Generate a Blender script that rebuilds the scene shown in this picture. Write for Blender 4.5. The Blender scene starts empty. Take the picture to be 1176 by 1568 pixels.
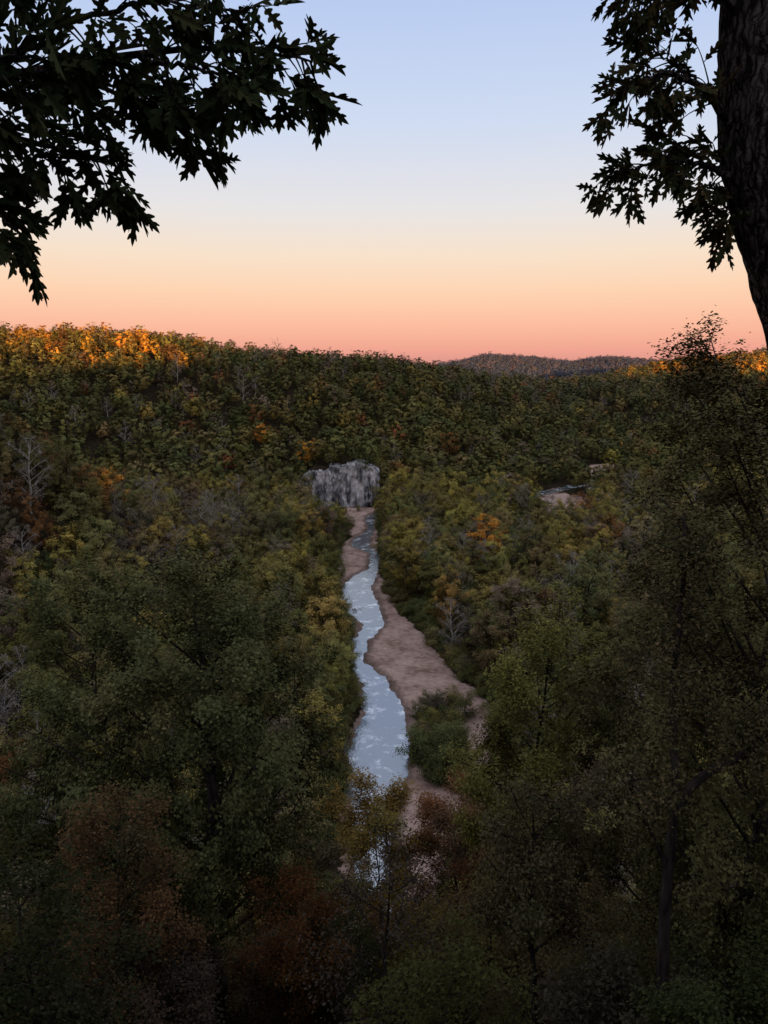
import bpy, math
import numpy as np
from mathutils import Vector

scene = bpy.context.scene
V = np.array

# ------------------------------------------------------------------ helpers
def sm(t):
    t = np.clip(t, 0, 1)
    return t*t*(3-2*t)

def wav(x, y, s, seed):
    r = np.random.RandomState(seed)
    o = np.zeros(np.broadcast(x, y).shape)
    a = 1.0; tot = 0
    for k in range(4):
        for j in range(3):
            th = r.uniform(0, 6.28); ph = r.uniform(0, 6.28)
            w = 6.28/(s/(1.9**k))*r.uniform(.8, 1.25)
            o = o + a*np.sin(w*(x*math.cos(th)+y*math.sin(th))+ph + 1.3*np.sin(w*.6*(y*math.cos(th)-x*math.sin(th))+ph*2))
            tot += a
        a *= .55
    return o/tot*1.8

# ------------------------------------------------------------------ valley layout (metres)
CH = V([(5,60,5),(5,99,6),(-1,112,6),(-2,130,7),(-2,149,9),(-1,174,15),(.5,196,11),(-2.5,214,8),(-8,233,4),(-7.5,250,4.5),(-3.5,268,8),
        (-9,290,15),(-12,312,14),(-9,330,11),(-5,345,5),(-5,375,4),(-12,393,9),(-12,411,8),(-7,432,3.5),(-8,470,6),(0,488,8),
        (40,500,9),(100,545,9),(150,600,9),(190,650,9),(240,695,10),(330,715,12),(600,690,14)], float)
def chan(x, y):
    best = np.full(np.broadcast(x, y).shape, 1e9)
    for i in range(len(CH)-1):
        ax, ay, aw = CH[i]; bx, by, bw = CH[i+1]
        dx, dy = bx-ax, by-ay
        t = np.clip(((x-ax)*dx+(y-ay)*dy)/(dx*dx+dy*dy), 0, 1)
        d = np.hypot(x-(ax+t*dx), y-(ay+t*dy)) - (aw+t*(bw-aw))*.5
        best = np.minimum(best, d)
    return best
CY = [90,112,125,149,174,200,218,239,268,291,335,385,416,440,460,505]
CL = [-4,-9,-8,-8,-9.5,-7.5,-8,-12,-10,-18,-20,-23,-19,-19,-26,-26]
CR = [10,8,12,20,26,30,22,17,10,4,-1,-2,-3,-3,-2,0]
def corridor(x, y):
    n = wav(x, y, 30, 5)*1.5
    c = np.minimum(x-np.interp(y, CY, CL), np.interp(y, CY, CR)-x)+n*1.35
    c = np.where((y < 88) | (y > 500), -50, c)
    isl = 1-np.hypot((x-14)/6.3, (y-180)/21)
    c = np.where(isl > 0, -isl*6, c)
    for (bx, by, rx, ry) in [(100,445,8,22),(110,485,11,28),(123,530,15,32),(176,640,9,30),(188,680,14,30),(208,712,24,20)]:
        e = (1-np.hypot((x-bx)/rx, (y-by)/ry))*min(rx, ry)+n*1.5
        c = np.maximum(c, e)
    return c
def height(x, y):
    x = np.asarray(x, float); y = np.asarray(y, float)
    yy = y + (wav(x, y, 60, 1)*4 - 6*sm((np.abs(x)-30)/60))*sm((np.hypot(x, y)-6)/30)
    near = np.interp(yy, [-8,1,2.6,12,25,40,70,95,108], [89,88.3,85,74,62,50,24,3,0])
    C = np.interp(x, [-900,-300,-190,-140,120,260,500,900], [101,102,121,136,137,107,111,113])  # unseen rear crest, shaped to shadow the valley and leave ridge tops lit
    back = 89+(C-89)*sm((-8-y)/142)
    near = np.where(y < -8, back, near)
    yf = np.interp(x, [-900,-600,-300,-150,-60,0,70,150,250,400,700,1200], [380,420,450,500,503,505,590,730,800,790,700,650])
    yr = np.interp(x, [-900,-500,-200,0,100,270,600,1500], [850,860,900,950,1050,1250,1250,1250])
    zr = np.interp(x, [-900,-500,-380,-260,-180,-90,0,90,180,270,400,470,540,610,900,2000], [108,112,116,110,96,90,84,71,55,52,66,83,92,100,108,110])
    t = np.clip((y-yf)/(yr-yf), 0, 1)
    prof = .35*t+.65*sm(t)
    hill = zr*prof + wav(x, y, 190, 3)*13*np.sin(np.pi*np.clip(t, 0, 1)) + wav(x, y, 260, 8)*3*prof
    hill = np.where(y > yr, zr*(1-.55*sm((y-yr)/450)) + wav(x, y, 260, 8)*3, hill)
    cl = sm((y-507)/4)*np.where(y < 700, 25, 0)*sm((700-y)/120)*sm((x+58)/12)*sm((4-x)/14)
    hill = np.maximum(hill, cl)
    z2 = np.interp(x, [-2500,100,250,330,450,610,720,860,1050,1500,3000], [60,66,90,111,104,87,105,92,78,98,104])
    far = z2*np.exp(-((y-2600)/430.)**2) + 60*sm((y-3000)/600)
    z = np.maximum(np.maximum(near, 0), np.maximum(hill, far))
    sp = 62*np.exp(-((y-310)/75.)**2)*sm((-72-x)/115)
    z = np.maximum(z, sp)
    z = z + wav(x, y, 45, 9)*.6*sm((np.hypot(x, y)-4)/20)
    flat = sm(corridor(x, y)/4)
    bar = .25+wav(x, y, 14, 12)*.22
    z = np.where((y > 88), z*(1-flat)+bar*flat, z)
    c = chan(x, y)+wav(x, y, 11, 14)*.9
    w = sm((.8-c)/2.5)
    z = np.where((y > 88) & (z < 12), z*(1-w)+(-1.3)*w, z)
    return z

# ------------------------------------------------------------------ mesh helpers
def mk_mesh(name, verts, quads, mi=None, attrs=None, mats=(), smooth=False):
    me = bpy.data.meshes.new(name)
    n = len(verts); m = len(quads)
    me.vertices.add(n); me.vertices.foreach_set('co', np.asarray(verts, np.float32).ravel())
    me.loops.add(m*4); me.loops.foreach_set('vertex_index', np.asarray(quads, np.int32).ravel())
    me.polygons.add(m); me.polygons.foreach_set('loop_start', np.arange(0, m*4, 4, dtype=np.int32))
    if mi is not None: me.polygons.foreach_set('material_index', np.asarray(mi, np.int32))
    me.polygons.foreach_set('use_smooth', np.full(m, smooth))
    for k, (dom, arr) in (attrs or {}).items():
        a = me.attributes.new(k, 'FLOAT', dom)
        a.data.foreach_set('value', np.asarray(arr, np.float32))
    for mt in mats: me.materials.append(mt)
    me.update(calc_edges=True)
    return me

def add(name, me, loc=(0,0,0), parent=None):
    o = bpy.data.objects.new(name, me); o.location = loc
    scene.collection.objects.link(o)
    if parent: o.parent = parent
    return o

class Geo:
    def __init__(s): s.v=[]; s.q=[]; s.m=[]; s.lv=[]; s.cv=[]; s.n=0
    def put(s, v, q, m, lv=None, cv=None):
        s.v.append(v); s.q.append(q+s.n); s.n += len(v)
        s.m.append(np.full(len(q), m)); 
        s.lv.append(np.zeros(len(q)) if lv is None else lv)
        s.cv.append(np.zeros(len(q)) if cv is None else cv)
    def tube(s, pts, rad, k=6, m=0, rng=None, rough=0):
        pts = np.asarray(pts, float); rad = np.asarray(rad, float); n = len(pts)
        t = np.gradient(pts, axis=0); t /= np.linalg.norm(t, axis=1)[:, None]+1e-9
        ref = V([0,0,1.]) if abs(t[0][2]) < .8 else V([1.,0,0])
        a = np.cross(t, ref); a /= np.linalg.norm(a, axis=1)[:, None]+1e-9
        b = np.cross(t, a)
        an = np.arange(k)*2*math.pi/k
        rr = rad[:, None]*np.ones(k)
        if rough: rr = rr*(1+rough*rng.uniform(-1, 1, (n, k)))
        v = pts[:, None, :] + rr[..., None]*(a[:, None, :]*np.cos(an)[None, :, None]+b[:, None, :]*np.sin(an)[None, :, None])
        i = np.arange(n-1)[:, None]*k; j = np.arange(k)[None, :]; j2 = (j+1) % k
        q = np.stack([i+j, i+j2, i+k+j2, i+k+j], -1).reshape(-1, 4)
        s.put(v.reshape(-1, 3), q, m)
    def leaves(s, c, l, wr, rng, m=1, cv=None, up=.4, droop=0.0, ctr=None, ow=0.0):
        n = len(c)
        nrm = rng.normal(size=(n, 3)); nrm[:, 2] = np.abs(nrm[:, 2])+up
        nrm /= np.linalg.norm(nrm, axis=1)[:, None]
        if ctr is not None:
            o = c-ctr; o /= np.linalg.norm(o, axis=1)[:, None]+1e-9
            nrm = nrm*(1-ow)+o*ow; nrm /= np.linalg.norm(nrm, axis=1)[:, None]+1e-9
        d = rng.normal(size=(n, 3)); d[:, 2] -= droop
        d -= nrm*(d*nrm).sum(1)[:, None]; d /= np.linalg.norm(d, axis=1)[:, None]+1e-9
        sd = np.cross(nrm, d)
        L = (l*rng.uniform(.6, 1.35, n))[:, None]; W = L*wr*rng.uniform(.7, 1.3, n)[:, None]
        off = rng.uniform(-.15, .15, n)[:, None]
        v = np.stack([c+d*L*.5, c+sd*W*.5+d*L*off, c-d*L*.5, c-sd*W*.5+d*L*off], 1).reshape(-1, 3)
        q = np.arange(n*4).reshape(-1, 4)
        s.put(v, q, m, rng.uniform(0, 1, n), cv)
    def mesh(s, name, mats, smooth=False):
        return mk_mesh(name, np.concatenate(s.v), np.concatenate(s.q), np.concatenate(s.m),
                       {'lv': ('FACE', np.concatenate(s.lv)), 'cv': ('FACE', np.concatenate(s.cv))}, mats, smooth)

def bez(a, b, c, n):
    t = np.linspace(0, 1, n)[:, None]
    return a*(1-t)**2+2*b*t*(1-t)+c*t*t

def gen_tree(name, mats, seed, H, R, base, nl, ns, nc, nleaf, ll, tr, sigma, wr=.6, up=.4, twig=.02, k=6, tube_sub=True, droop=0., ow=.45, rise=.7, lo=.6, zs=.6):
    rng = np.random.RandomState(seed); g = Geo()
    m = 8
    zz = np.linspace(0, H*.9, m)
    wob = np.cumsum(rng.normal(0, .018*H, (m, 2)), axis=0); wob[0] = 0
    tp = np.column_stack([wob, zz])
    g.tube(np.vstack([[0,0,-1.2], tp]), np.concatenate([[tr*1.35], tr*(1.15-.98*np.linspace(0, 1, m)**.9)]), k+2, 0, rng, .08)
    cz = H*(base+1)/2; hz = H*(1-base)/2
    cc = []; ccv = []
    lob = rng.uniform(0, 6.28, 3)
    for i in range(nl):
        u = (i+.5)/nl
        az = i*2.4+rng.uniform(-.4, .4)
        zc = H*(base+(1-base)*(.05+.93*u+rng.uniform(-.05, .05)))
        rad = R*math.sqrt(max(.04, 1-((zc-cz)/(hz*1.06))**2))*rng.uniform(lo, 1.12)*(1+.16*math.sin(2*az+lob[0])+.12*math.sin(3*az+lob[1]))
        hs = min(.85*H, max(base*.6*H, zc-rise*rad-.03*H))
        st = V([np.interp(hs, zz, tp[:, 0]), np.interp(hs, zz, tp[:, 1]), hs])
        tg = V([st[0]+rad*math.cos(az), st[1]+rad*math.sin(az), zc])
        mid = (st+tg)/2+V([0,0,.12*R*rng.uniform(-.3, 1)])+rng.normal(0, .06*R, 3)
        p = bez(st, mid, tg, 6)
        r0 = tr*.42*(1-.55*u)
        g.tube(p, np.linspace(r0, twig, 6), k-1 if k > 4 else 4, 0)
        hue = rng.uniform(0, 1)
        for j in range(ns):
            t = rng.uniform(.3, 1)**.8
            sp = V([np.interp(t, np.linspace(0, 1, 6), p[:, q]) for q in range(3)])
            dr = rng.normal(0, 1, 3); dr[2] += .25; dr[:2] += .6*V([math.cos(az), math.sin(az)])
            dr /= np.linalg.norm(dr)
            ln = R*rng.uniform(.16, .4)*(1.15-.4*t)
            e = sp+dr*ln
            if tube_sub: g.tube(np.stack([sp, sp+dr*ln*.5+rng.normal(0, .04*ln, 3), e]), [max(twig, r0*.3), twig*.8, twig*.4], 3 if k < 6 else 4, 0)
            for c in range(nc):
                tt = rng.uniform(.35, 1.05)
                cc.append(sp+dr*ln*tt+rng.normal(0, sigma*.5, 3)); ccv.append(.6*hue+.4*rng.uniform())
    cc = V(cc); ccv = V(ccv)
    if nleaf > 0:
        per = max(1, int(nleaf/len(cc)))
        cnt = rng.poisson(per*rng.uniform(.35, 1.7, len(cc)))
        idx = np.repeat(np.arange(len(cc)), cnt)
        c = cc[idx]+rng.normal(0, 1, (len(idx), 3))*V([sigma, sigma, sigma*zs])
        g.leaves(c, ll, wr, rng, 1, ccv[idx], up, droop, V([0,0,cz-.2*hz]), ow)
    return g.mesh(name, mats)

# ------------------------------------------------------------------ materials
def new_mat(name):
    m = bpy.data.materials.new(name); m.use_nodes = True
    m.node_tree.nodes.clear()
    return m, m.node_tree.nodes, m.node_tree.links

def leaf_mat(name, tint=None, alt=None, trans=0.0, var=(.55, 1.5)):
    m, N, L = new_mat(name)
    out = N.new('ShaderNodeOutputMaterial')
    lv = N.new('ShaderNodeAttribute'); lv.attribute_name = 'lv'
    cv = N.new('ShaderNodeAttribute'); cv.attribute_name = 'cv'
    if tint is None:
        a = N.new('ShaderNodeAttribute'); a.attribute_type = 'INSTANCER'; a.attribute_name = 'tint'
        b = N.new('ShaderNodeAttribute'); b.attribute_type = 'INSTANCER'; b.attribute_name = 'tint2'
        ca, cb = a.outputs['Color'], b.outputs['Color']
    else:
        a = N.new('ShaderNodeRGB'); a.outputs[0].default_value = (*tint, 1)
        b = N.new('ShaderNodeRGB'); b.outputs[0].default_value = (*(alt or tint), 1)
        ca, cb = a.outputs[0], b.outputs[0]
    mr = N.new('ShaderNodeMapRange'); mr.inputs[1].default_value = .35; mr.inputs[2].default_value = .9
    L.new(cv.outputs['Fac'], mr.inputs[0])
    mx = N.new('ShaderNodeMix'); mx.data_type = 'RGBA'
    L.new(mr.outputs[0], mx.inputs[0]); L.new(ca, mx.inputs[6]); L.new(cb, mx.inputs[7])
    br = N.new('ShaderNodeMapRange'); br.inputs[3].default_value = var[0]; br.inputs[4].default_value = var[1]
    L.new(lv.outputs['Fac'], br.inputs[0])
    sc = N.new('ShaderNodeVectorMath'); sc.operation = 'SCALE'
    L.new(mx.outputs[2], sc.inputs[0]); L.new(br.outputs[0], sc.inputs['Scale'])
    d = N.new('ShaderNodeBsdfDiffuse'); L.new(sc.outputs[0], d.inputs[0])
    last = d.outputs[0]
    if trans > 0:
        t = N.new('ShaderNodeBsdfTranslucent'); L.new(sc.outputs[0], t.inputs[0])
        ms = N.new('ShaderNodeMixShader'); ms.inputs[0].default_value = trans
        L.new(last, ms.inputs[1]); L.new(t.outputs[0], ms.inputs[2]); last = ms.outputs[0]
    L.new(last, out.inputs[0])
    return m

def bark_mat(name, c1, c2, scale=6, bump=0):
    m, N, L = new_mat(name)
    out = N.new('ShaderNodeOutputMaterial'); b = N.new('ShaderNodeBsdfDiffuse')
    tc = N.new('ShaderNodeTexCoord'); mp = N.new('ShaderNodeMapping'); mp.inputs['Scale'].default_value = (1,1,.22)
    n = N.new('ShaderNodeTexNoise'); n.inputs['Scale'].default_value = scale; n.inputs['Detail'].default_value = 8
    L.new(tc.outputs['Object'], mp.inputs[0]); L.new(mp.outputs[0], n.inputs[0])
    cr = N.new('ShaderNodeValToRGB'); cr.color_ramp.elements[0].position = .36; cr.color_ramp.elements[1].position = .66
    cr.color_ramp.elements[0].color = (*c1, 1); cr.color_ramp.elements[1].color = (*c2, 1)
    h = n.outputs[0]
    if bump:
        wp = N.new('ShaderNodeVectorMath'); wp.operation = 'SCALE'; wp.inputs['Scale'].default_value = .14
        n2 = N.new('ShaderNodeTexNoise'); n2.inputs['Scale'].default_value = 7; n2.inputs['Detail'].default_value = 6
        L.new(tc.outputs['Object'], n2.inputs[0]); L.new(n2.outputs['Color'], wp.inputs[0])
        adv = N.new('ShaderNodeVectorMath'); adv.operation = 'ADD'; L.new(tc.outputs['Object'], adv.inputs[0]); L.new(wp.outputs[0], adv.inputs[1])
        mp2 = N.new('ShaderNodeMapping'); mp2.inputs['Scale'].default_value = (26,26,4.5); L.new(adv.outputs[0], mp2.inputs[0])
        vo = N.new('ShaderNodeTexVoronoi'); vo.feature = 'DISTANCE_TO_EDGE'; vo.inputs['Scale'].default_value = 1
        L.new(mp2.outputs[0], vo.inputs['Vector'])
        mr = N.new('ShaderNodeMapRange'); mr.inputs[2].default_value = .4; L.new(vo.outputs['Distance'], mr.inputs[0])
        mu = N.new('ShaderNodeMath'); mu.operation = 'MULTIPLY_ADD'; mu.inputs[1].default_value = .32
        L.new(mr.outputs[0], mu.inputs[0])
        m3 = N.new('ShaderNodeMath'); m3.operation = 'MULTIPLY'; m3.inputs[1].default_value = .72; L.new(n.outputs[0], m3.inputs[0])
        L.new(m3.outputs[0], mu.inputs[2]); h = mu.outputs[0]
        bp = N.new('ShaderNodeBump'); bp.inputs['Strength'].default_value = bump; bp.inputs['Distance'].default_value = .06
        L.new(h, bp.inputs['Height']); L.new(bp.outputs[0], b.inputs['Normal'])
    L.new(h, cr.inputs[0]); L.new(cr.outputs[0], b.inputs['Color'])
    L.new(b.outputs[0], out.inputs[0])
    return m

M_leaf = leaf_mat('forest_foliage', var=(.65, 1.4))
M_far = leaf_mat('hillside_foliage', var=(.85, 1.2))
M_bark = bark_mat('bark', (.018,.014,.012), (.05,.04,.034), 6, 0)
M_oakbark = bark_mat('oak_bark', (.010,.008,.008), (.080,.066,.058), 24, 1.0)
M_pale = bark_mat('sycamore_bark', (.16,.14,.12), (.40,.37,.33), 3, 0)

# ground
m, N, L = new_mat('valley_ground'); M_ground = m
out = N.new('ShaderNodeOutputMaterial'); b = N.new('ShaderNodeBsdfDiffuse')
tc = N.new('ShaderNodeTexCoord')
n1 = N.new('ShaderNodeTexNoise'); n1.inputs['Scale'].default_value = .6; n1.inputs['Detail'].default_value = 8
n2 = N.new('ShaderNodeTexNoise'); n2.inputs['Scale'].default_value = .11; n2.inputs['Detail'].default_value = 6
for t in (n1, n2): L.new(tc.outputs['Object'], t.inputs['Vector'])
c1 = N.new('ShaderNodeValToRGB'); c1.color_ramp.elements[0].color = (.014,.011,.008,1); c1.color_ramp.elements[1].color = (.045,.032,.018,1)
c1.color_ramp.elements[0].position = .3; c1.color_ramp.elements[1].position = .7
L.new(n1.outputs[0], c1.inputs[0])
c2 = N.new('ShaderNodeValToRGB'); e = c2.color_ramp.elements
e[0].position = .36; e[0].color = (.18,.112,.085,1); e[1].position = .66; e[1].color = (.50,.35,.285,1)
x = e.new(.5); x.color = (.35,.235,.188,1)
mxn = N.new('ShaderNodeMix'); mxn.data_type = 'FLOAT'; mxn.inputs[0].default_value = .4
L.new(n2.outputs[0], mxn.inputs[2]); L.new(n1.outputs[0], mxn.inputs[3]); L.new(mxn.outputs[0], c2.inputs[0])
at = N.new('ShaderNodeAttribute'); at.attribute_name = 'gravel'
ad = N.new('ShaderNodeMath'); ad.operation = 'ADD'; L.new(at.outputs['Fac'], ad.inputs[0])
s_ = N.new('ShaderNodeMath'); s_.operation = 'MULTIPLY_ADD'; s_.inputs[1].default_value = 1.2; s_.inputs[2].default_value = -.6
L.new(n1.outputs[0], s_.inputs[0]); L.new(s_.outputs[0], ad.inputs[1])
mr = N.new('ShaderNodeMapRange'); mr.inputs[1].default_value = .4; mr.inputs[2].default_value = .6
L.new(ad.outputs[0], mr.inputs[0])
mx = N.new('ShaderNodeMix'); mx.data_type = 'RGBA'
L.new(mr.outputs[0], mx.inputs[0]); L.new(c1.outputs[0], mx.inputs[6]); L.new(c2.outputs[0], mx.inputs[7])
# wet, darker gravel along the waterline
wet = N.new('ShaderNodeAttribute'); wet.attribute_name = 'wet'
wm = N.new('ShaderNodeMath'); wm.operation = 'MULTIPLY_ADD'; wm.inputs[1].default_value = -.5; wm.inputs[2].default_value = 1
L.new(wet.outputs['Fac'], wm.inputs[0])
ws_ = N.new('ShaderNodeVectorMath'); ws_.operation = 'SCALE'; L.new(mx.outputs[2], ws_.inputs[0]); L.new(wm.outputs[0], ws_.inputs['Scale'])
L.new(ws_.outputs[0], b.inputs['Color'])
bp = N.new('ShaderNodeBump'); bp.inputs['Strength'].default_value = .5; bp.inputs['Distance'].default_value = .3
L.new(n1.outputs[0], bp.inputs['Height']); L.new(bp.outputs[0], b.inputs['Normal'])
L.new(b.outputs[0], out.inputs[0])

# water
m, N, L = new_mat('river_water'); M_water = m
out = N.new('ShaderNodeOutputMaterial'); b = N.new('ShaderNodeBsdfPrincipled')
b.inputs['Roughness'].default_value = .12; b.inputs['IOR'].default_value = 3.9
tc = N.new('ShaderNodeTexCoord')
n1 = N.new('ShaderNodeTexNoise'); n1.inputs['Scale'].default_value = .8; n1.inputs['Detail'].default_value = 6
mp = N.new('ShaderNodeMapping'); mp.inputs['Scale'].default_value = (1.4,.6,1)
L.new(tc.outputs['Object'], mp.inputs[0]); L.new(mp.outputs[0], n1.inputs[0])
n3 = N.new('ShaderNodeTexNoise'); n3.inputs['Scale'].default_value = .16; n3.inputs['Detail'].default_value = 10; n3.inputs['Roughness'].default_value = .74
L.new(tc.outputs['Object'], n3.inputs[0])
cr = N.new('ShaderNodeValToRGB'); e = cr.color_ramp.elements
e[0].position = .53; e[0].color = (.06,.072,.075,1); e[1].position = .66; e[1].color = (.88,.88,.88,1)
L.new(n3.outputs[0], cr.inputs[0]); L.new(cr.outputs[0], b.inputs['Base Color'])
bp = N.new('ShaderNodeBump'); bp.inputs['Strength'].default_value = .45; bp.inputs['Distance'].default_value = .22
L.new(n1.outputs[0], bp.inputs['Height']); L.new(bp.outputs[0], b.inputs['Normal'])
L.new(b.outputs[0], out.inputs[0])

# cliff
m, N, L = new_mat('limestone'); M_rock = m
out = N.new('ShaderNodeOutputMaterial'); b = N.new('ShaderNodeBsdfDiffuse')
tc = N.new('ShaderNodeTexCoord'); mp = N.new('ShaderNodeMapping'); mp.inputs['Scale'].default_value = (.26,.26,.07)
n1 = N.new('ShaderNodeTexNoise'); n1.inputs['Scale'].default_value = 1; n1.inputs['Detail'].default_value = 7; n1.inputs['Roughness'].default_value = .6
L.new(tc.outputs['Object'], mp.inputs[0]); L.new(mp.outputs[0], n1.inputs[0])
cr = N.new('ShaderNodeValToRGB'); e = cr.color_ramp.elements
e[0].position = .38; e[0].color = (.06,.06,.063,1); e[1].position = .60; e[1].color = (.50,.47,.46,1)
x = e.new(.48); x.color = (.25,.24,.24,1)
L.new(n1.outputs[0], cr.inputs[0]); L.new(cr.outputs[0], b.inputs['Color']); L.new(b.outputs[0], out.inputs[0])

# ------------------------------------------------------------------ terrain (one sheet)
def axis(segs):
    o = []
    for a, b_, s in segs: o.append(np.arange(a, b_, s))
    return np.concatenate(o+[[segs[-1][1]]])
xs = axis([(-5000,-900,150),(-900,-120,10),(-120,-45,4),(-45,45,1.0),(45,250,4),(250,900,10),(900,5000,150)])
ys = axis([(-900,-200,40),(-200,-20,8),(-20,-2,2),(-2,14,.8),(14,86,2),(86,300,1.4),(300,520,2),(520,760,5),(760,1400,10),(1400,4200,40),(4200,9000,300)])
X, Y = np.meshgrid(xs, ys)
Z = height(X, Y)
n, mcols = X.shape
gi = (np.arange(n-1)[:, None]*mcols+np.arange(mcols-1)[None, :])
q = np.stack([gi, gi+1, gi+mcols+1, gi+mcols], -1).reshape(-1, 4)
ch_ = chan(X, Y)
grav = sm((corridor(X, Y)+1.0)/3)*((Y > 86))
grav = np.maximum(grav, sm((2.5-ch_)/3)*((Y > 86)))
wetv = sm((2.6-ch_-wav(X, Y, 11, 14)*.9)/1.6)*(Y > 86)
me = mk_mesh('ground', np.stack([X, Y, Z], -1).reshape(-1, 3), q, None, {'gravel': ('POINT', grav.ravel()), 'wet': ('POINT', wetv.ravel())}, [M_ground], True)
add('ground', me)

# river surface: strip following the channel
cs = np.concatenate([[0], np.cumsum(np.hypot(np.diff(CH[:, 0]), np.diff(CH[:, 1])))])
ss = np.arange(0, cs[-1], 4.)
cx = np.interp(ss, cs, CH[:, 0]); cy = np.interp(ss, cs, CH[:, 1])
tx = np.gradient(cx); ty = np.gradient(cy); ln = np.hypot(tx, ty); tx /= ln; ty /= ln
kk = np.ones(9)/9
tx = np.convolve(np.pad(tx, 4, 'edge'), kk, 'valid'); ty = np.convolve(np.pad(ty, 4, 'edge'), kk, 'valid')
offs = V([-16, 16.])
vv = np.stack([np.stack([cx+ty*o, cy-tx*o, np.full(len(cx), -.35)], -1) for o in offs], 1)
vv = vv[cy > 84.]
nn = len(vv)
i = np.arange(nn-1)*2
me = mk_mesh('river', vv.reshape(-1, 3), np.stack([i, i+1, i+3, i+2], -1), None, None, [M_water])
add('river', me)

# cliff
rng = np.random.RandomState(4)
cu = np.linspace(-56, -3, 160); cw = np.linspace(-2, 25, 48)
U, W = np.meshgrid(cu, cw)
cols = np.interp(U, cu, np.cumsum(rng.normal(0, .35, 160))*.5)
blk = np.abs(wav(U*1.0, W*.25, 10, 31))*3.0+wav(U, W, 5, 33)*.8
s_ = (U+29.5)/26.5
top = (1-.3*np.abs(s_)**6+.14*s_)*(1+.08*wav(U, U*0, 14, 35)+.025*wav(U, U*0, 3, 36))
Yc = 504.5 - blk + .10*W + cols*.4 + 5.0*np.abs(s_)**3
Zc = W*np.where(W > 0, top, 1)
n, mcols = U.shape
gi = (np.arange(n-1)[:, None]*mcols+np.arange(mcols-1)[None, :])
q = np.stack([gi, gi+1, gi+mcols+1, gi+mcols], -1).reshape(-1, 4)
vf = np.stack([U, Yc, Zc], -1).reshape(-1, 3)
lt = vf[-mcols:]; cap = lt+V([0, 14, 1.])
nb = len(vf)
j = np.arange(mcols-1)
q2 = np.stack([nb-mcols+j, nb-mcols+j+1, nb+j+1, nb+j], -1)
me = mk_mesh('limestone_cliff', np.vstack([vf, cap]), np.vstack([q, q2]), None, None, [M_rock])
add('limestone_cliff', me)

# ------------------------------------------------------------------ instanced forest
def collection(name, meshes):
    c = bpy.data.collections.new(name)
    for i, me in enumerate(meshes):
        o = bpy.data.objects.new('%s_%02d' % (name, i), me); c.objects.link(o)
    return c
def scatter(name, coll, P, idx, rot, scl, t1, t2):
    me = bpy.data.meshes.new(name)
    n = len(P); me.vertices.add(n); me.vertices.foreach_set('co', P.astype(np.float32).ravel())
    a = me.attributes.new('idx', 'INT', 'POINT'); a.data.foreach_set('value', idx.astype(np.int32))
    for nm, arr in (('rot', rot), ('scl', scl)):
        a = me.attributes.new(nm, 'FLOAT_VECTOR', 'POINT'); a.data.foreach_set('vector', arr.astype(np.float32).ravel())
    for nm, arr in (('tint', t1), ('tint2', t2)):
        a = me.attributes.new(nm, 'FLOAT_COLOR', 'POINT')
        a.data.foreach_set('color', np.column_stack([arr, np.ones(n)]).astype(np.float32).ravel())
    o = add(name, me)
    ng = bpy.data.node_groups.new(name+'_scatter', 'GeometryNodeTree')
    ng.interface.new_socket('Geometry', in_out='INPUT', socket_type='NodeSocketGeometry')
    ng.interface.new_socket('Geometry', in_out='OUTPUT', socket_type='NodeSocketGeometry')
    N = ng.nodes; L = ng.links
    gi = N.new('NodeGroupInput'); go = N.new('NodeGroupOutput')
    ip = N.new('GeometryNodeInstanceOnPoints'); ci = N.new('GeometryNodeCollectionInfo')
    ci.inputs['Collection'].default_value = coll
    ci.inputs['Separate Children'].default_value = True; ci.inputs['Reset Children'].default_value = True
    def na(nm, t):
        x = N.new('GeometryNodeInputNamedAttribute'); x.data_type = t; x.inputs['Name'].default_value = nm
        return x.outputs['Attribute']
    L.new(gi.outputs[0], ip.inputs['Points']); L.new(ci.outputs[0], ip.inputs['Instance'])
    ip.inputs['Pick Instance'].default_value = True
    L.new(na('idx', 'INT'), ip.inputs['Instance Index'])
    L.new(na('rot', 'FLOAT_VECTOR'), ip.inputs['Rotation'])
    L.new(na('scl', 'FLOAT_VECTOR'), ip.inputs['Scale'])
    L.new(ip.outputs[0], go.inputs[0])
    md = o.modifiers.new('scatter', 'NODES'); md.node_group = ng
    return o

PAL = V([(.074,.082,.030),(.108,.104,.036),(.146,.122,.040),(.220,.168,.042),(.20,.086,.034),(.56,.25,.034),(.130,.098,.068),(.160,.115,.050)])
def tints(n, probs, rng):
    p = V(probs, ); p = p/p.sum()
    a = rng.choice(len(PAL), n, p=p)
    c = PAL[a]*rng.uniform(.64, 1.42, (n, 1))*rng.uniform(.92, 1.08, (n, 3))
    b2 = rng.choice(len(PAL), n, p=p)
    d = .6*c+.4*PAL[b2]
    return c, d, a

def jgrid(x0, x1, y0, y1, s, rng, jit=.42):
    gx, gy = np.meshgrid(np.arange(x0, x1, s), np.arange(y0, y1, s))
    gx = gx+(np.arange(gx.shape[0])[:, None] % 2)*s*.5
    P = np.stack([gx.ravel(), gy.ravel()], -1)
    return P+rng.uniform(-jit*s, jit*s, P.shape)

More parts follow.
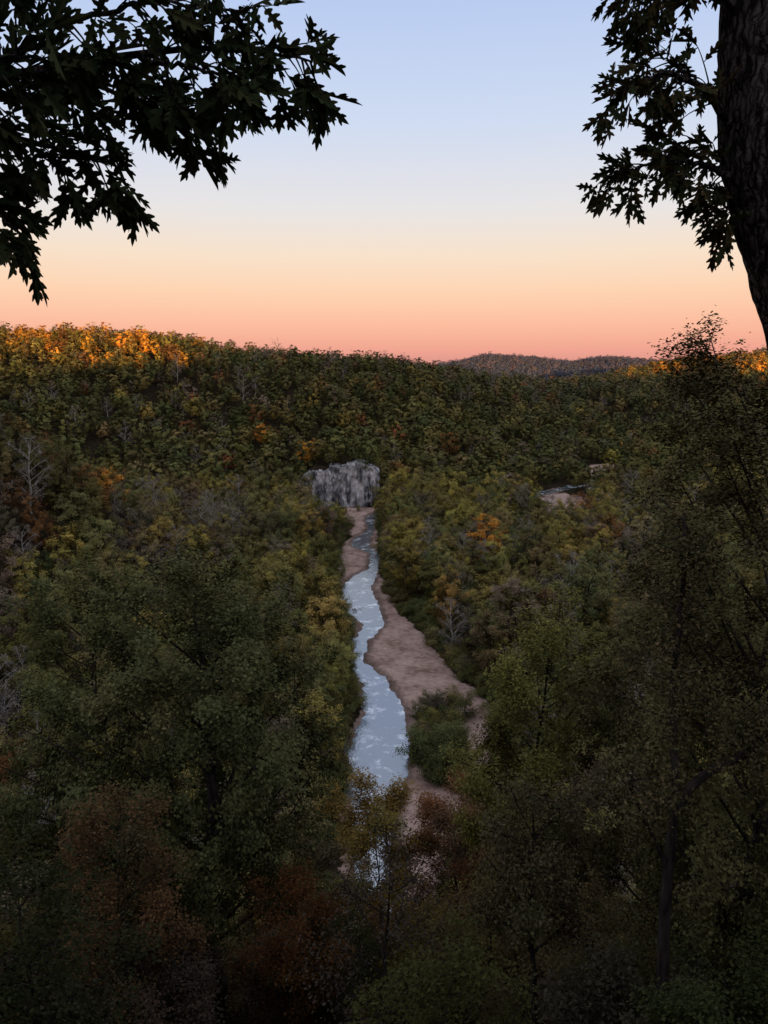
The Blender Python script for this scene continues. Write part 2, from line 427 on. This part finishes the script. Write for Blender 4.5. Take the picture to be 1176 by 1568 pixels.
rng = np.random.RandomState(11)
far_m = [gen_tree('far_tree', [M_bark, M_far], 100+i, H, R, .25, 20, 4, 2, 800, .88, .2, .36, .85, .5, .05, 4, False, 0, .88, .7, .86)
         for i, (H, R) in enumerate([(14,5.4),(15.5,5.6),(13,5.9),(16.5,4.9),(12.5,5.2)])]
far_m.append(gen_tree('far_sparse', [M_pale, M_far], 120, 16, 4.5, .25, 16, 5, 2, 260, .8, .24, .6, .6, .5, .06, 4, True))
C_far = collection('far_trees', far_m)
mid_m = [gen_tree('mid_tree', [M_bark, M_leaf], 200+i, H, R, b_, 26, 7, 3, 7500, .42, .26, .36, .6, .4, .025, 5, True, 0, .66, .7, .7, .8)
         for i, (H, R, b_) in enumerate([(18,5.8,.2),(20,5.6,.25),(16,6.2,.2),(21,6.4,.28),(16,5.4,.15),(19,4.8,.2)])]
mid_m.append(gen_tree('mid_sycamore', [M_pale, M_leaf], 220, 21, 5.5, .25, 24, 7, 3, 2400, .36, .36, .45, .6, .4, .05, 5, True))
mid_m.append(gen_tree('mid_thin', [M_bark, M_leaf], 221, 18, 5.0, .2, 30, 9, 2, 3200, .34, .28, .45, .6, .4, .03, 5, True))
C_mid = collection('mid_trees', mid_m)

def mk_scatter(name, coll, P, rng, nsp, nreg, probs_fn, smin, smax, psp=.05, extra=(), slim=None, spt=(.13,.105,.08)):
    n = len(P)
    z = height(P[:, 0], P[:, 1])
    idx = rng.randint(0, nreg, n)
    sp = (rng.uniform(size=n) < psp) & (nsp > 0)
    idx = np.where(sp, rng.randint(nreg, nreg+max(nsp, 1), n), idx)
    rot = np.stack([rng.uniform(-.06, .06, n), rng.uniform(-.06, .06, n), rng.uniform(0, 6.28, n)], -1)
    s = smin+(smax-smin)*rng.uniform(0, 1, n)**1.3
    if slim is not None: s = np.minimum(s, slim(P, z))
    scl = np.stack([s*rng.uniform(.88, 1.15, n), s*rng.uniform(.88, 1.15, n), s*rng.uniform(.85, 1.1, n)], -1)
    t1, t2 = probs_fn(P, z, rng)
    g = V(spt)
    t1 = np.where(sp[:, None], g, t1); t2 = np.where(sp[:, None], g*1.1, t2)
    PP = np.column_stack([P, z-.3])
    for (x, y, s_, ix, tn) in extra:
        PP = np.vstack([PP, [x, y, float(height(x, y))-.3]]); idx = np.append(idx, ix)
        rot = np.vstack([rot, [0, 0, x]]); scl = np.vstack([scl, [s_, s_, s_]])
        t1 = np.vstack([t1, tn]); t2 = np.vstack([t2, V(tn)*V([.8,.85,.9])])
    return scatter(name, coll, PP, idx, rot, scl, t1, t2)

def hill_tint(P, z, rng):
    n = len(P)
    a1, a2, k = tints(n, [30,36,22,4,2.4,.25,4,5], rng)
    b1, b2, k2 = tints(n, [1,4,10,24,8,50,1,4], rng)
    s1, s2, k3 = tints(n, [8,14,24,14,26,1.5,6,10], rng)
    w = sm((z-74)/18)*sm((-160-P[:, 0])/90)  # low-sun orange also painted into ridge-top tree colours, by height
    w = np.maximum(w, sm((z-55)/25)*sm((P[:, 0]-150)/150)*.85*(P[:, 1] > 1100))
    w = np.maximum(w, .15*(P[:, 1] > 1800))
    sel = (rng.uniform(size=n) < w)[:, None]
    t1 = np.where(sel, b1, a1); t2 = np.where(sel, b2, a2)
    ws = .6*sm((-90-P[:, 0])/40)*sm((420-P[:, 1])/60)
    sel = (rng.uniform(size=n) < ws)[:, None]
    t1 = np.where(sel, s1, t1); t2 = np.where(sel, s2, t2)
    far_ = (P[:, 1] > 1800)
    hz = (sm((P[:, 1]-600)/1700)*.5+.35*far_)[:, None]*np.where(w[:, None] > .3, np.where(far_[:, None], 1, .3), 1)  # aerial haze painted into tree colours, growing with distance
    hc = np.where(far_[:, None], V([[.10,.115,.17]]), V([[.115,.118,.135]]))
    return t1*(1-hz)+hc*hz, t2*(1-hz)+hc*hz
def flat_tint(P, z, rng):
    n = len(P)
    a1, a2, k = tints(n, [10,20,28,24,2.2,.3,11,9], rng)
    f = (1+.15*sm((P[:, 1]-180)/80))[:, None]
    return a1*f, a2*f

# far hillside forest
P = jgrid(-900, 1100, 520, 1420, 12.2, rng)
P = P[(np.abs(P[:, 0]) < .56*P[:, 1]+60)]
P = P[(corridor(P[:, 0], P[:, 1]) < -4) & (chan(P[:, 0], P[:, 1]) > 4)]
ext = [(-95,620,1.5,0,(.38,.15,.03)),(-6,640,1.3,2,(.24,.09,.035)),(10,652,1.4,0,(.26,.09,.04)),(-112,560,1.2,1,(.26,.09,.035)),(200,690,1.5,2,(.26,.22,.05)),
       (-48,509,.8,0,(.09,.10,.035)),(-36,511,.7,1,(.12,.11,.04)),(-12,510,.9,2,(.09,.10,.035)),(-4,506,.9,3,(.12,.11,.04))]
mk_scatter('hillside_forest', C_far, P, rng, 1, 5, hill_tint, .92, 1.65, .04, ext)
P = jgrid(-200, 2100, 2050, 2750, 14, rng)
P = P[(np.abs(P[:, 0]) < .56*P[:, 1]+60) & (P[:, 0] > .05*P[:, 1])]
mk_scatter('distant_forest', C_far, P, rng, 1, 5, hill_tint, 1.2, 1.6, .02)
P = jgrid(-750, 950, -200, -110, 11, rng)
mk_scatter('unseen_ridge_forest', C_far, P, rng, 1, 5, hill_tint, .8, .95, .02)  # trees on the unseen shadow-casting ridge behind the camera

# valley forest
P = np.vstack([jgrid(-140, 140, 100, 200, 8.6, rng), jgrid(-360, 360, 202, 520, 10.6, rng)])
P = P[(np.abs(P[:, 0]) < .56*P[:, 1]+45)]
c = corridor(P[:, 0], P[:, 1]); ch = chan(P[:, 0], P[:, 1])
edge = np.interp(P[:, 1], [90, 200, 300, 500], [4.0, 4.0, 4.6, 4.6])
ok = (c < -edge) & (ch > 5)
ok &= ~((P[:, 0] > -50) & (P[:, 0] < 0) & (P[:, 1] > 438) & (P[:, 1] < 516))
ok &= ~((np.abs(P[:, 0]-14) < 10) & (np.abs(P[:, 1]-180) < 26))
P = P[ok]
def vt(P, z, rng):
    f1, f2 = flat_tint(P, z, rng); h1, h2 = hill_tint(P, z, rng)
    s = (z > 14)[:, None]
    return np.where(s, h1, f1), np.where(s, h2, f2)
YG = (.30,.23,.045); OG = (.22,.18,.042)
ext = [(9,472,1.6,0,YG),(19,460,1.4,2,OG),(56,430,1.5,2,YG),(70,440,1.3,0,OG),(-57,468,1.2,5,OG),(-54,448,1.0,1,(.11,.11,.03)),
       (-33,300,1.25,2,YG),(-42,286,1.2,0,OG),(-30,272,1.2,3,OG),(-43,482,.5,0,OG),(-24,478,.35,4,YG),(-16,488,.3,4,OG),(-4,484,.6,2,OG),(-50,490,.7,1,OG),(1,490,.9,1,OG),(30,300,1.1,2,YG),(88,470,1.3,0,YG),(84,360,1.0,4,(.34,.15,.035)),
       (-92,400,1.25,6,(.17,.135,.09)),(-70,360,1.2,6,(.17,.135,.09)),(95,345,1.2,6,(.17,.135,.09)),(60,335,1.2,6,(.17,.135,.09))]
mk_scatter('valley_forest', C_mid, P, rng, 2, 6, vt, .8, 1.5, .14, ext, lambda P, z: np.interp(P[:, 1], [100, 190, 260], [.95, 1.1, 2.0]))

# willow shrubs on island and bank edges
shr = [gen_tree('shrub', [M_bark, M_leaf], 300+i, 4.2, 2.2, .02, 16, 5, 3, 3800, .22, .06, .35, .5, .4, .015, 4, True) for i in range(3)]
C_shr = collection('shrubs', shr)
P = jgrid(-70, 80, 92, 480, 3.2, rng)
c = corridor(P[:, 0], P[:, 1]); ch = chan(P[:, 0], P[:, 1])
isl = np.hypot((P[:, 0]-14)/6.3, (P[:, 1]-180)/21) < 1.0+.25*rng.uniform(-1, 1, len(P))
ok = (((c < -.6) & (c > -7)) | isl) & (ch > 1.0)
P = P[ok]
def st(P, z, rng):
    a1, a2, k = tints(len(P), [30,34,20,4,1,.0,8,6], rng); return a1*.85, a2*.85
mk_scatter('riverbank_shrubs', C_shr, P, rng, 0, 3, st, .45, 1.9, 0)

# ------------------------------------------------------------------ near slope
def near_tree(name, seed, x, y, ztop, R, base, nleaf, ll, tint, alt, nl=30, ns=8, nc=4, tr=.3, sigma=.45, trans=0., zs=1.0, **kw):
    z0 = float(height(x, y))
    mt = leaf_mat(name+'_leaves', tint, alt, trans)
    me = gen_tree(name, [M_bark, mt], seed, ztop-z0, R, base, nl, ns, nc, nleaf, ll, tr, sigma, zs=zs, **kw)
    return add(name, me, (x, y, z0))
G1 = (.066,.072,.028); G2 = (.085,.078,.030); OL = (.12,.106,.030); YO = (.19,.15,.03); RU = (.16,.068,.030); BR = (.08,.054,.032)
near_tree('hickory_tree', 501, -9.8, 40, 80.2, 8.0, .36, 115000, .20, G1, (.092,.082,.032), 50, 12, 4, .38, .30, ow=.5, rise=.9, droop=.5)
near_tree('hickory_tree', 502, -25, 58, 75, 8.5, .35, 60000, .26, G1, OL, 36, 9, 4, .34, .38, ow=.5)
near_tree('ash_tree', 503, 11.3, 25, 92.2, 5.2, .22, 140000, .135, G2, (.10,.075,.034), 62, 12, 4, .22, .22, ow=.4, rise=1.1, droop=.5)
near_tree('maple_tree', 504, 8.8, 50, 74.0, 5.4, .3, 65000, .21, OL, (.15,.13,.032), 38, 9, 4, .26, .34, ow=.5)
near_tree('ash_tree', 505, 19, 47, 79, 6.0, .3, 65000, .23, G2, BR, 38, 9, 4, .3, .36, ow=.5)
near_tree('maple_tree', 506, 6.2, 62, 55.5, 5.2, .2, 64000, .20, RU, BR, 34, 9, 4, .16, .38, ow=.5)
near_tree('maple_tree', 507, -.6, 63, 55.5, 4.8, .15, 66000, .20, (.19,.115,.03), OL, 34, 9, 4, .15, .38, ow=.5)
near_tree('sassafras_tree', 508, -10.4, 29, 73.0, 2.8, .15, 32000, .13, (.10,.052,.023), (.05,.043,.02), 30, 8, 4, .12, .27, ow=.4)
near_tree('oak_sapling', 509, -4.8, 48, 58.0, 3.6, .12, 36000, .17, (.075,.062,.026), BR, 28, 8, 4, .15, .3, ow=.45)
near_tree('slender_oak', 510, 5.9, 24.5, 76.5, 2.3, .62, 16000, .12, (.05,.045,.02), BR, 22, 7, 4, .17, .26, ow=.4)

# dark oak with a heavy limb leaning in from the right
def limb_oak():
    rng = np.random.RandomState(77); g = Geo()
    z0 = float(height(8.3, 20.5))
    def P_(pts): return V(pts, float)
    def smooth(pts, n):
        pts = P_(pts); t = np.linspace(0, 1, len(pts)); tq = np.linspace(0, 1, n)
        p = np.column_stack([np.interp(tq, t, pts[:, i]) for i in range(3)])
        return np.column_stack([np.convolve(np.pad(p[:, i], 2, 'edge'), np.ones(5)/5, 'valid') for i in range(3)])
    tr = smooth([(8.5,20.5,z0-1),(8.4,20.5,z0+4),(8.15,20.5,74.5),(8.3,20.5,78.2),(8.0,20.7,81),(8.3,21,84),(8.1,21,86.5)], 30)
    g.tube(tr, np.linspace(.24, .04, 30), 8, 0, rng, .06)
    l1 = smooth([(8.25,20.5,77.6),(8.8,20.4,78.7),(9.8,20.2,79.3),(10.8,20,80.2),(12.4,19.8,81.8),(13.6,19.6,84)], 20)
    g.tube(l1, np.linspace(.15, .03, 20), 8, 0, rng, .06)
    l2 = smooth([(8.2,20.5,75.6),(7.6,20.2,77.0),(6.9,20.0,78.1),(6.5,19.9,79.6)], 12)
    g.tube(l2, np.linspace(.08, .02, 12), 6, 0, rng, .06)
    cc = []
    for path, lo_, n in ((tr, .62, 70), (l1, .45, 60), (l2, .5, 16)):
        for i in range(n):
            t = rng.uniform(lo_, 1); q = t*(len(path)-1); a = path[int(q)]
            d = rng.normal(0, 1, 3); d[2] += .3; d /= np.linalg.norm(d); ln = rng.uniform(.5, 1.5)
            g.tube(np.stack([a, a+d*ln*.5+rng.normal(0, .05, 3), a+d*ln]), [.03, .018, .008], 4, 0)
            for k in range(3): cc.append(a+d*ln*rng.uniform(.5, 1.05))
    cc = V(cc); idx = rng.randint(0, len(cc), 16000)
    c = cc[idx]+rng.normal(0, .2, (len(idx), 3))
    g.leaves(c, .12, .55, rng, 1, rng.uniform(0, 1, len(cc))[idx], .4, .5)
    return g.mesh('oak_tree', [M_bark, leaf_mat('limb_oak_leaves', (.06,.055,.024), (.085,.06,.028))])
add('oak_tree', limb_oak())

slope_m = [gen_tree('slope_tree', [M_bark, M_leaf], 600+i, H, R, .12, 26, 8, 4, 17000, .17, .13, .30, .6, .4, .018, 5, True, 0, .42, zs=.9)
           for i, (H, R) in enumerate([(9,3.2),(11,3.5),(8,3.4)])]
slope_m.append(gen_tree('slope_thin', [M_bark, M_leaf], 610, 11, 3.5, .15, 30, 9, 3, 5000, .15, .14, .38, .6, .4, .018, 5, True))
C_sl = collection('slope_trees', slope_m)
P = jgrid(-90, 90, 19, 106, 4.8, rng)
ok = np.abs(P[:, 0]) < .56*P[:, 1]+12
ok &= ~((P[:, 0] > -7.5) & (P[:, 0] < 9) & (P[:, 1] > 88))
ok &= ~((np.abs(P[:, 0]-2) < 7) & (rng.uniform(size=len(P)) < .08))
ok &= ~((np.abs(P[:, 0]+.245*P[:, 1]) < 2.0) & (P[:, 1] < 39))
ok &= ~((np.abs(P[:, 0]-.24*P[:, 1]) < 2.0) & (P[:, 1] < 24))
P = P[ok]
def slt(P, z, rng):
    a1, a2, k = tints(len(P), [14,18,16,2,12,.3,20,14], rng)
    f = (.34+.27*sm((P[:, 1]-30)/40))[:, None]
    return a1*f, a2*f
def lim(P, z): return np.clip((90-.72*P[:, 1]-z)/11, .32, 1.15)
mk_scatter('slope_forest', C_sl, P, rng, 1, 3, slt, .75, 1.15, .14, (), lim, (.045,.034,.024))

# ------------------------------------------------------------------ overhanging oaks (leaf-shaped leaves)
half = V([(.02,-.12),(.04,.03),(.12,.07),(.23,.20),(.21,.25),(.09,.26),(.11,.34),(.22,.40),(.34,.54),(.31,.59),(.12,.54),(.13,.64),(.20,.70),(.25,.84),(.21,.87),(.11,.80),(.07,.92),(0,1.04)])
def oak_leaf_mesh(name, P, D, Nn, Ls, mat, rng):
    verts = []; faces = []; lv = []
    for p, d, n_, l in zip(P, D, Nn, Ls):
        d = d/np.linalg.norm(d); n_ = n_-d*np.dot(n_, d); n_ /= np.linalg.norm(n_)+1e-9
        s = np.cross(d, n_)
        fold = rng.uniform(.15, .8); curl = rng.uniform(-.1, .5); wv = rng.uniform(.6, 1.0)
        val = rng.uniform()
        for sg in (-1, 1):
            b0 = len(verts)
            pts = [(0, -.12)]+[tuple(h) for h in half]
            for (w, t) in pts:
                w = w*wv
                verts.append(p+(s*sg*w*math.cos(fold)+d*t+n_*(w*math.sin(fold)-curl*t*t*.5))*l)
            idx = list(range(b0, b0+len(pts)))
            faces.append(idx if sg > 0 else idx[::-1]); lv.append(val)
    me = bpy.data.meshes.new(name); me.from_pydata([tuple(v) for v in verts], [], faces)
    for nm in ('lv', 'cv'):
        a = me.attributes.new(nm, 'FLOAT', 'FACE'); a.data.foreach_set('value', V(lv, ) if nm == 'lv' else rng.uniform(0, 1, len(lv)))
    me.materials.append(mat)
    return me

def oak(name, trunk, trad, branches, seed, mat, leaf=(.12,.18), tw=(.14,.34), step=.055, nleaf=(4,8)):
    rng = np.random.RandomState(seed); g = Geo()
    trunk = V(trunk, )
    e = bpy.data.objects.new(name, None); scene.collection.objects.link(e)
    tt = np.linspace(0, 1, len(trunk)); t2 = np.linspace(0, 1, 60)
    tp = np.column_stack([np.interp(t2, tt, trunk[:, i]) for i in range(3)])
    kk = np.ones(7)/7
    tp = np.column_stack([np.convolve(np.pad(tp[:, i], 3, 'edge'), kk, 'valid') for i in range(3)])
    g.tube(tp, np.interp(t2, tt, trad), 24, 0, rng, .05)
    P = []; D = []; NN = []; LL = []
    for br in branches:
        pts = V(br['p'], float); r0 = br.get('r', .03); dens = br.get('d', 1.0)
        t = np.linspace(0, 1, len(pts)); tq = np.linspace(0, 1, 24)
        bp_ = np.column_stack([np.interp(tq, t, pts[:, i]) for i in range(3)])
        bp_ = np.column_stack([np.convolve(np.pad(bp_[:, i], 2, 'edge'), np.ones(5)/5, 'valid') for i in range(3)])
        bp_[1:-1] += rng.normal(0, .008, (22, 3))
        g.tube(bp_, np.linspace(r0, .005, 24), 8, 0)
        L_ = np.linalg.norm(np.diff(bp_, axis=0), axis=1).sum()
        s0 = br.get('s', .2)
        nt = int(L_*(1-s0)/step*dens)
        for i in range(nt):
            u = s0+(1-s0)*(i+rng.uniform())/nt
            c = V([np.interp(u, tq, bp_[:, k]) for k in range(3)])
            tan = V([np.interp(min(1, u+.04), tq, bp_[:, k]) for k in range(3)])-V([np.interp(u-.04, tq, bp_[:, k]) for k in range(3)])
            tan /= np.linalg.norm(tan)+1e-9
            dr = rng.normal(0, 1, 3); dr -= tan*np.dot(dr, tan); dr /= np.linalg.norm(dr)
            dr = dr*.9+tan*rng.uniform(.3, 1.0)+V([0,0,-.15]); dr /= np.linalg.norm(dr)
            ln = rng.uniform(*tw)*(1.1-.4*u)*br.get('w', 1.0)
            e2 = c+dr*ln+V([0,0,-.15*ln])
            mid = c+dr*ln*.5+V([0,0,.05*ln])
            tpts = bez(c, mid, e2, 5)
            g.tube(tpts, np.linspace(.006, .0025, 5), 4, 0)
            for j in range(rng.randint(*nleaf)):
                v = rng.uniform(.45, 1)**.7 if j > 1 else 1.0
                pp = V([np.interp(v, np.linspace(0, 1, 5), tpts[:, k]) for k in range(3)])
                dd = dr*.7+rng.normal(0, .5, 3)+V([0,0,-.4])
                P.append(pp+dd/np.linalg.norm(dd)*.02); D.append(dd)
                nv = rng.normal(0, .6, 3)+V([0,-.35,.45]); NN.append(nv); LL.append(rng.uniform(*leaf))
    me = g.mesh('trunk_and_limbs', [M_oakbark, mat], True)
    add('trunk_and_limbs', me, parent=e)
    add('foliage', oak_leaf_mesh('foliage', P, D, NN, LL, mat, rng), parent=e)
    return e
M_oak = leaf_mat('oak_leaves', (.026,.036,.016), (.038,.038,.017), 0.08)
M_oak2 = leaf_mat('oak_leaves_turning', (.030,.036,.016), (.058,.040,.018), 0.08)
oak('oak_tree', [(-3.9,3.2,84),(-3.8,3.3,89),(-3.6,3.4,91),(-3.5,3.5,94),(-3.2,3.6,97)], [.34,.27,.24,.2,.15], [
    dict(p=[(-3.6,3.4,90.6),(-2.6,3.7,90.95),(-1.9,3.8,91.2),(-1.3,4.0,91.42),(-.75,4.1,91.5),(-.28,4.1,91.42)], r=.04, s=.38, w=.85, d=1.15),
    dict(p=[(-2.7,3.7,90.9),(-1.95,3.9,91.08),(-1.55,4,91.02),(-1.28,4.1,90.98)], r=.025, s=.25, w=.9, d=1.2),
    dict(p=[(-2.7,3.6,90.95),(-2.05,3.8,90.88),(-1.70,3.9,90.60)], r=.02, s=.35, w=.65, d=1.4),
    dict(p=[(-1.9,3.8,91.2),(-1.5,3.9,91.5),(-1.1,4,91.66),(-.6,4.1,91.64)], r=.02, s=.1, w=.9),
    dict(p=[(-3.5,3.5,91.6),(-2.6,3.7,91.6),(-2.0,3.7,91.62),(-1.65,3.8,91.68)], r=.03, s=.4, w=1.1, d=1.2),
    dict(p=[(-1.5,3.95,91.33),(-1.15,4.3,91.28),(-.95,4.5,91.25)], r=.014, s=.1, w=.8, d=1.3),
    dict(p=[(-2.2,3.75,91.1),(-1.8,3.6,91.25),(-1.4,3.5,91.25)], r=.016, s=.1, w=.9, d=1.2),
    dict(p=[(-1.15,4.0,91.42),(-.85,3.9,91.32),(-.55,3.8,91.24)], r=.012, s=.2, w=.6, d=1.3),
    dict(p=[(-2.4,3.7,91.0),(-2.0,4.2,91.3),(-1.6,4.6,91.40),(-1.2,4.8,91.5)], r=.016, s=.1, w=1.0),
], 41, M_oak, leaf=(.12,.185))
oak('oak_tree', [(4.3,6.4,78),(4.0,6.25,87),(3.45,6.1,89.3),(3.13,6.02,90.2),(2.88,6,90.75),(2.66,6,91.4),(2.56,6,92.0),(2.52,6,92.7),(2.5,6.1,94),(2.4,6.2,97)], [.38,.32,.26,.235,.225,.235,.21,.19,.17,.12], [
    dict(p=[(2.6,6,92.2),(2.2,5.8,92.5),(1.85,5.7,92.5),(1.55,5.7,92.35)], r=.035, s=.25, w=.9, d=1.2),
    dict(p=[(2.6,6,91.5),(2.2,5.8,91.85),(1.85,5.6,91.9),(1.50,5.6,91.75)], r=.035, s=.22, w=.9, d=1.2),
    dict(p=[(2.7,6,91.15),(2.35,5.9,91.38),(2.0,5.8,91.40),(1.54,5.7,91.30)], r=.03, s=.2, w=.8, d=1.5),
    dict(p=[(2.7,6.1,91.2),(2.5,6,91.15),(2.38,5.9,90.98)], r=.02, s=.1, w=.7, d=1.4),
    dict(p=[(2.6,6.1,92.5),(2.2,6.2,92.8),(1.8,6.3,92.75)], r=.03, s=.2, w=1.1, d=1.2),
    dict(p=[(2.3,5.85,91.8),(2.1,6.1,92.1),(1.9,6.2,92.25)], r=.015, s=.1, w=1.0, d=1.4),
    dict(p=[(2.4,5.9,91.4),(2.25,6.1,91.6),(2.05,6.2,91.6)], r=.015, s=.1, w=.9, d=1.5),
], 43, M_oak2, leaf=(.12,.175))

# ------------------------------------------------------------------ light and sky
EL = 2.0
sun = bpy.data.lights.new('sun', 'SUN'); sun.energy = 5.0; sun.angle = math.radians(.5); sun.color = (1, .60, .26)
so = bpy.data.objects.new('sun', sun); so.rotation_euler = (math.radians(90-EL), 0, 0); so.location = (0, -50, 200)
scene.collection.objects.link(so)

w = bpy.data.worlds.new('World'); scene.world = w; w.use_nodes = True
N = w.node_tree.nodes; L = w.node_tree.links; N.clear()
def math_n(op, a, b=None):
    x = N.new('ShaderNodeMath'); x.operation = op
    for i, v in enumerate([a] if b is None else [a, b]):
        if isinstance(v, (int, float)): x.inputs[i].default_value = v
        else: L.new(v, x.inputs[i])
    return x.outputs[0]
out = N.new('ShaderNodeOutputWorld'); bg = N.new('ShaderNodeBackground'); bg.inputs[1].default_value = .1
sky = N.new('ShaderNodeTexSky'); sky.sky_type = 'NISHITA'; sky.sun_disc = False
sky.sun_elevation = math.radians(EL); sky.sun_rotation = math.radians(180); sky.altitude = 250
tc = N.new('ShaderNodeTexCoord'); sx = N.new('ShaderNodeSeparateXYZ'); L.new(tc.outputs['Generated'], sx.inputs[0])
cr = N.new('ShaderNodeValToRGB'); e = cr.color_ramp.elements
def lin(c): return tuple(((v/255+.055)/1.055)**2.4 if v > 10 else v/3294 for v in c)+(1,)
stops = [(0.0,(218,148,140)),(.02,(238,163,148)),(.05,(248,184,160)),(.09,(250,207,178)),(.13,(245,221,200)),(.18,(230,225,226)),(.27,(206,217,240)),(.39,(182,201,240)),(.6,(205,215,240)),(1,(215,222,240))]  # top stops raised above natural dusk, unseen, to brighten the foliage
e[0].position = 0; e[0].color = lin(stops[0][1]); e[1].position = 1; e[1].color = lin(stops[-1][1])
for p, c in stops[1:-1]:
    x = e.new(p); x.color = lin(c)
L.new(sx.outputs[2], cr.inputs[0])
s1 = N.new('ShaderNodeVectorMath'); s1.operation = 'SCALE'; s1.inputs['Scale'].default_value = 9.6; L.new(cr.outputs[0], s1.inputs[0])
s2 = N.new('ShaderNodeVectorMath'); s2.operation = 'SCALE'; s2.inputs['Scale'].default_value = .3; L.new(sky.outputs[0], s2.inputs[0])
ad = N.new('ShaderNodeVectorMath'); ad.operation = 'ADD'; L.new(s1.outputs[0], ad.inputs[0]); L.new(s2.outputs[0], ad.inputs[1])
# sunset glow in the western sky behind the viewer
wy = math_n('POWER', math_n('MAXIMUM', math_n('MULTIPLY', sx.outputs[1], -1.0), 0.0), 2.0)
wz = math_n('POWER', 2.718, math_n('MULTIPLY', math_n('MAXIMUM', sx.outputs[2], 0.0), -2.2))
gl = math_n('MULTIPLY', math_n('MULTIPLY', wy, wz), 12.0)
rg = N.new('ShaderNodeVectorMath'); rg.operation = 'SCALE'; rg.inputs[0].default_value = (1.0,.72,.46); L.new(gl, rg.inputs['Scale'])
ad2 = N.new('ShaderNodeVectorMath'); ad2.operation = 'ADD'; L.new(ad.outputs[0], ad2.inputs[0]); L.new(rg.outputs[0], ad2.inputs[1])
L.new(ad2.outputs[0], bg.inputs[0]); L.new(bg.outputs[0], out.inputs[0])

cam = bpy.data.cameras.new('camera'); co = bpy.data.objects.new('camera', cam)
cam.sensor_fit = 'VERTICAL'; cam.sensor_height = 36; cam.lens = 27.7; cam.clip_end = 20000; cam.clip_start = .05
co.location = (0, 0, 90); co.rotation_euler = (math.radians(79.5), 0, 0)
scene.collection.objects.link(co); scene.camera = co
scene.view_settings.view_transform = 'Standard'; scene.view_settings.look = 'None'; scene.view_settings.exposure = 0
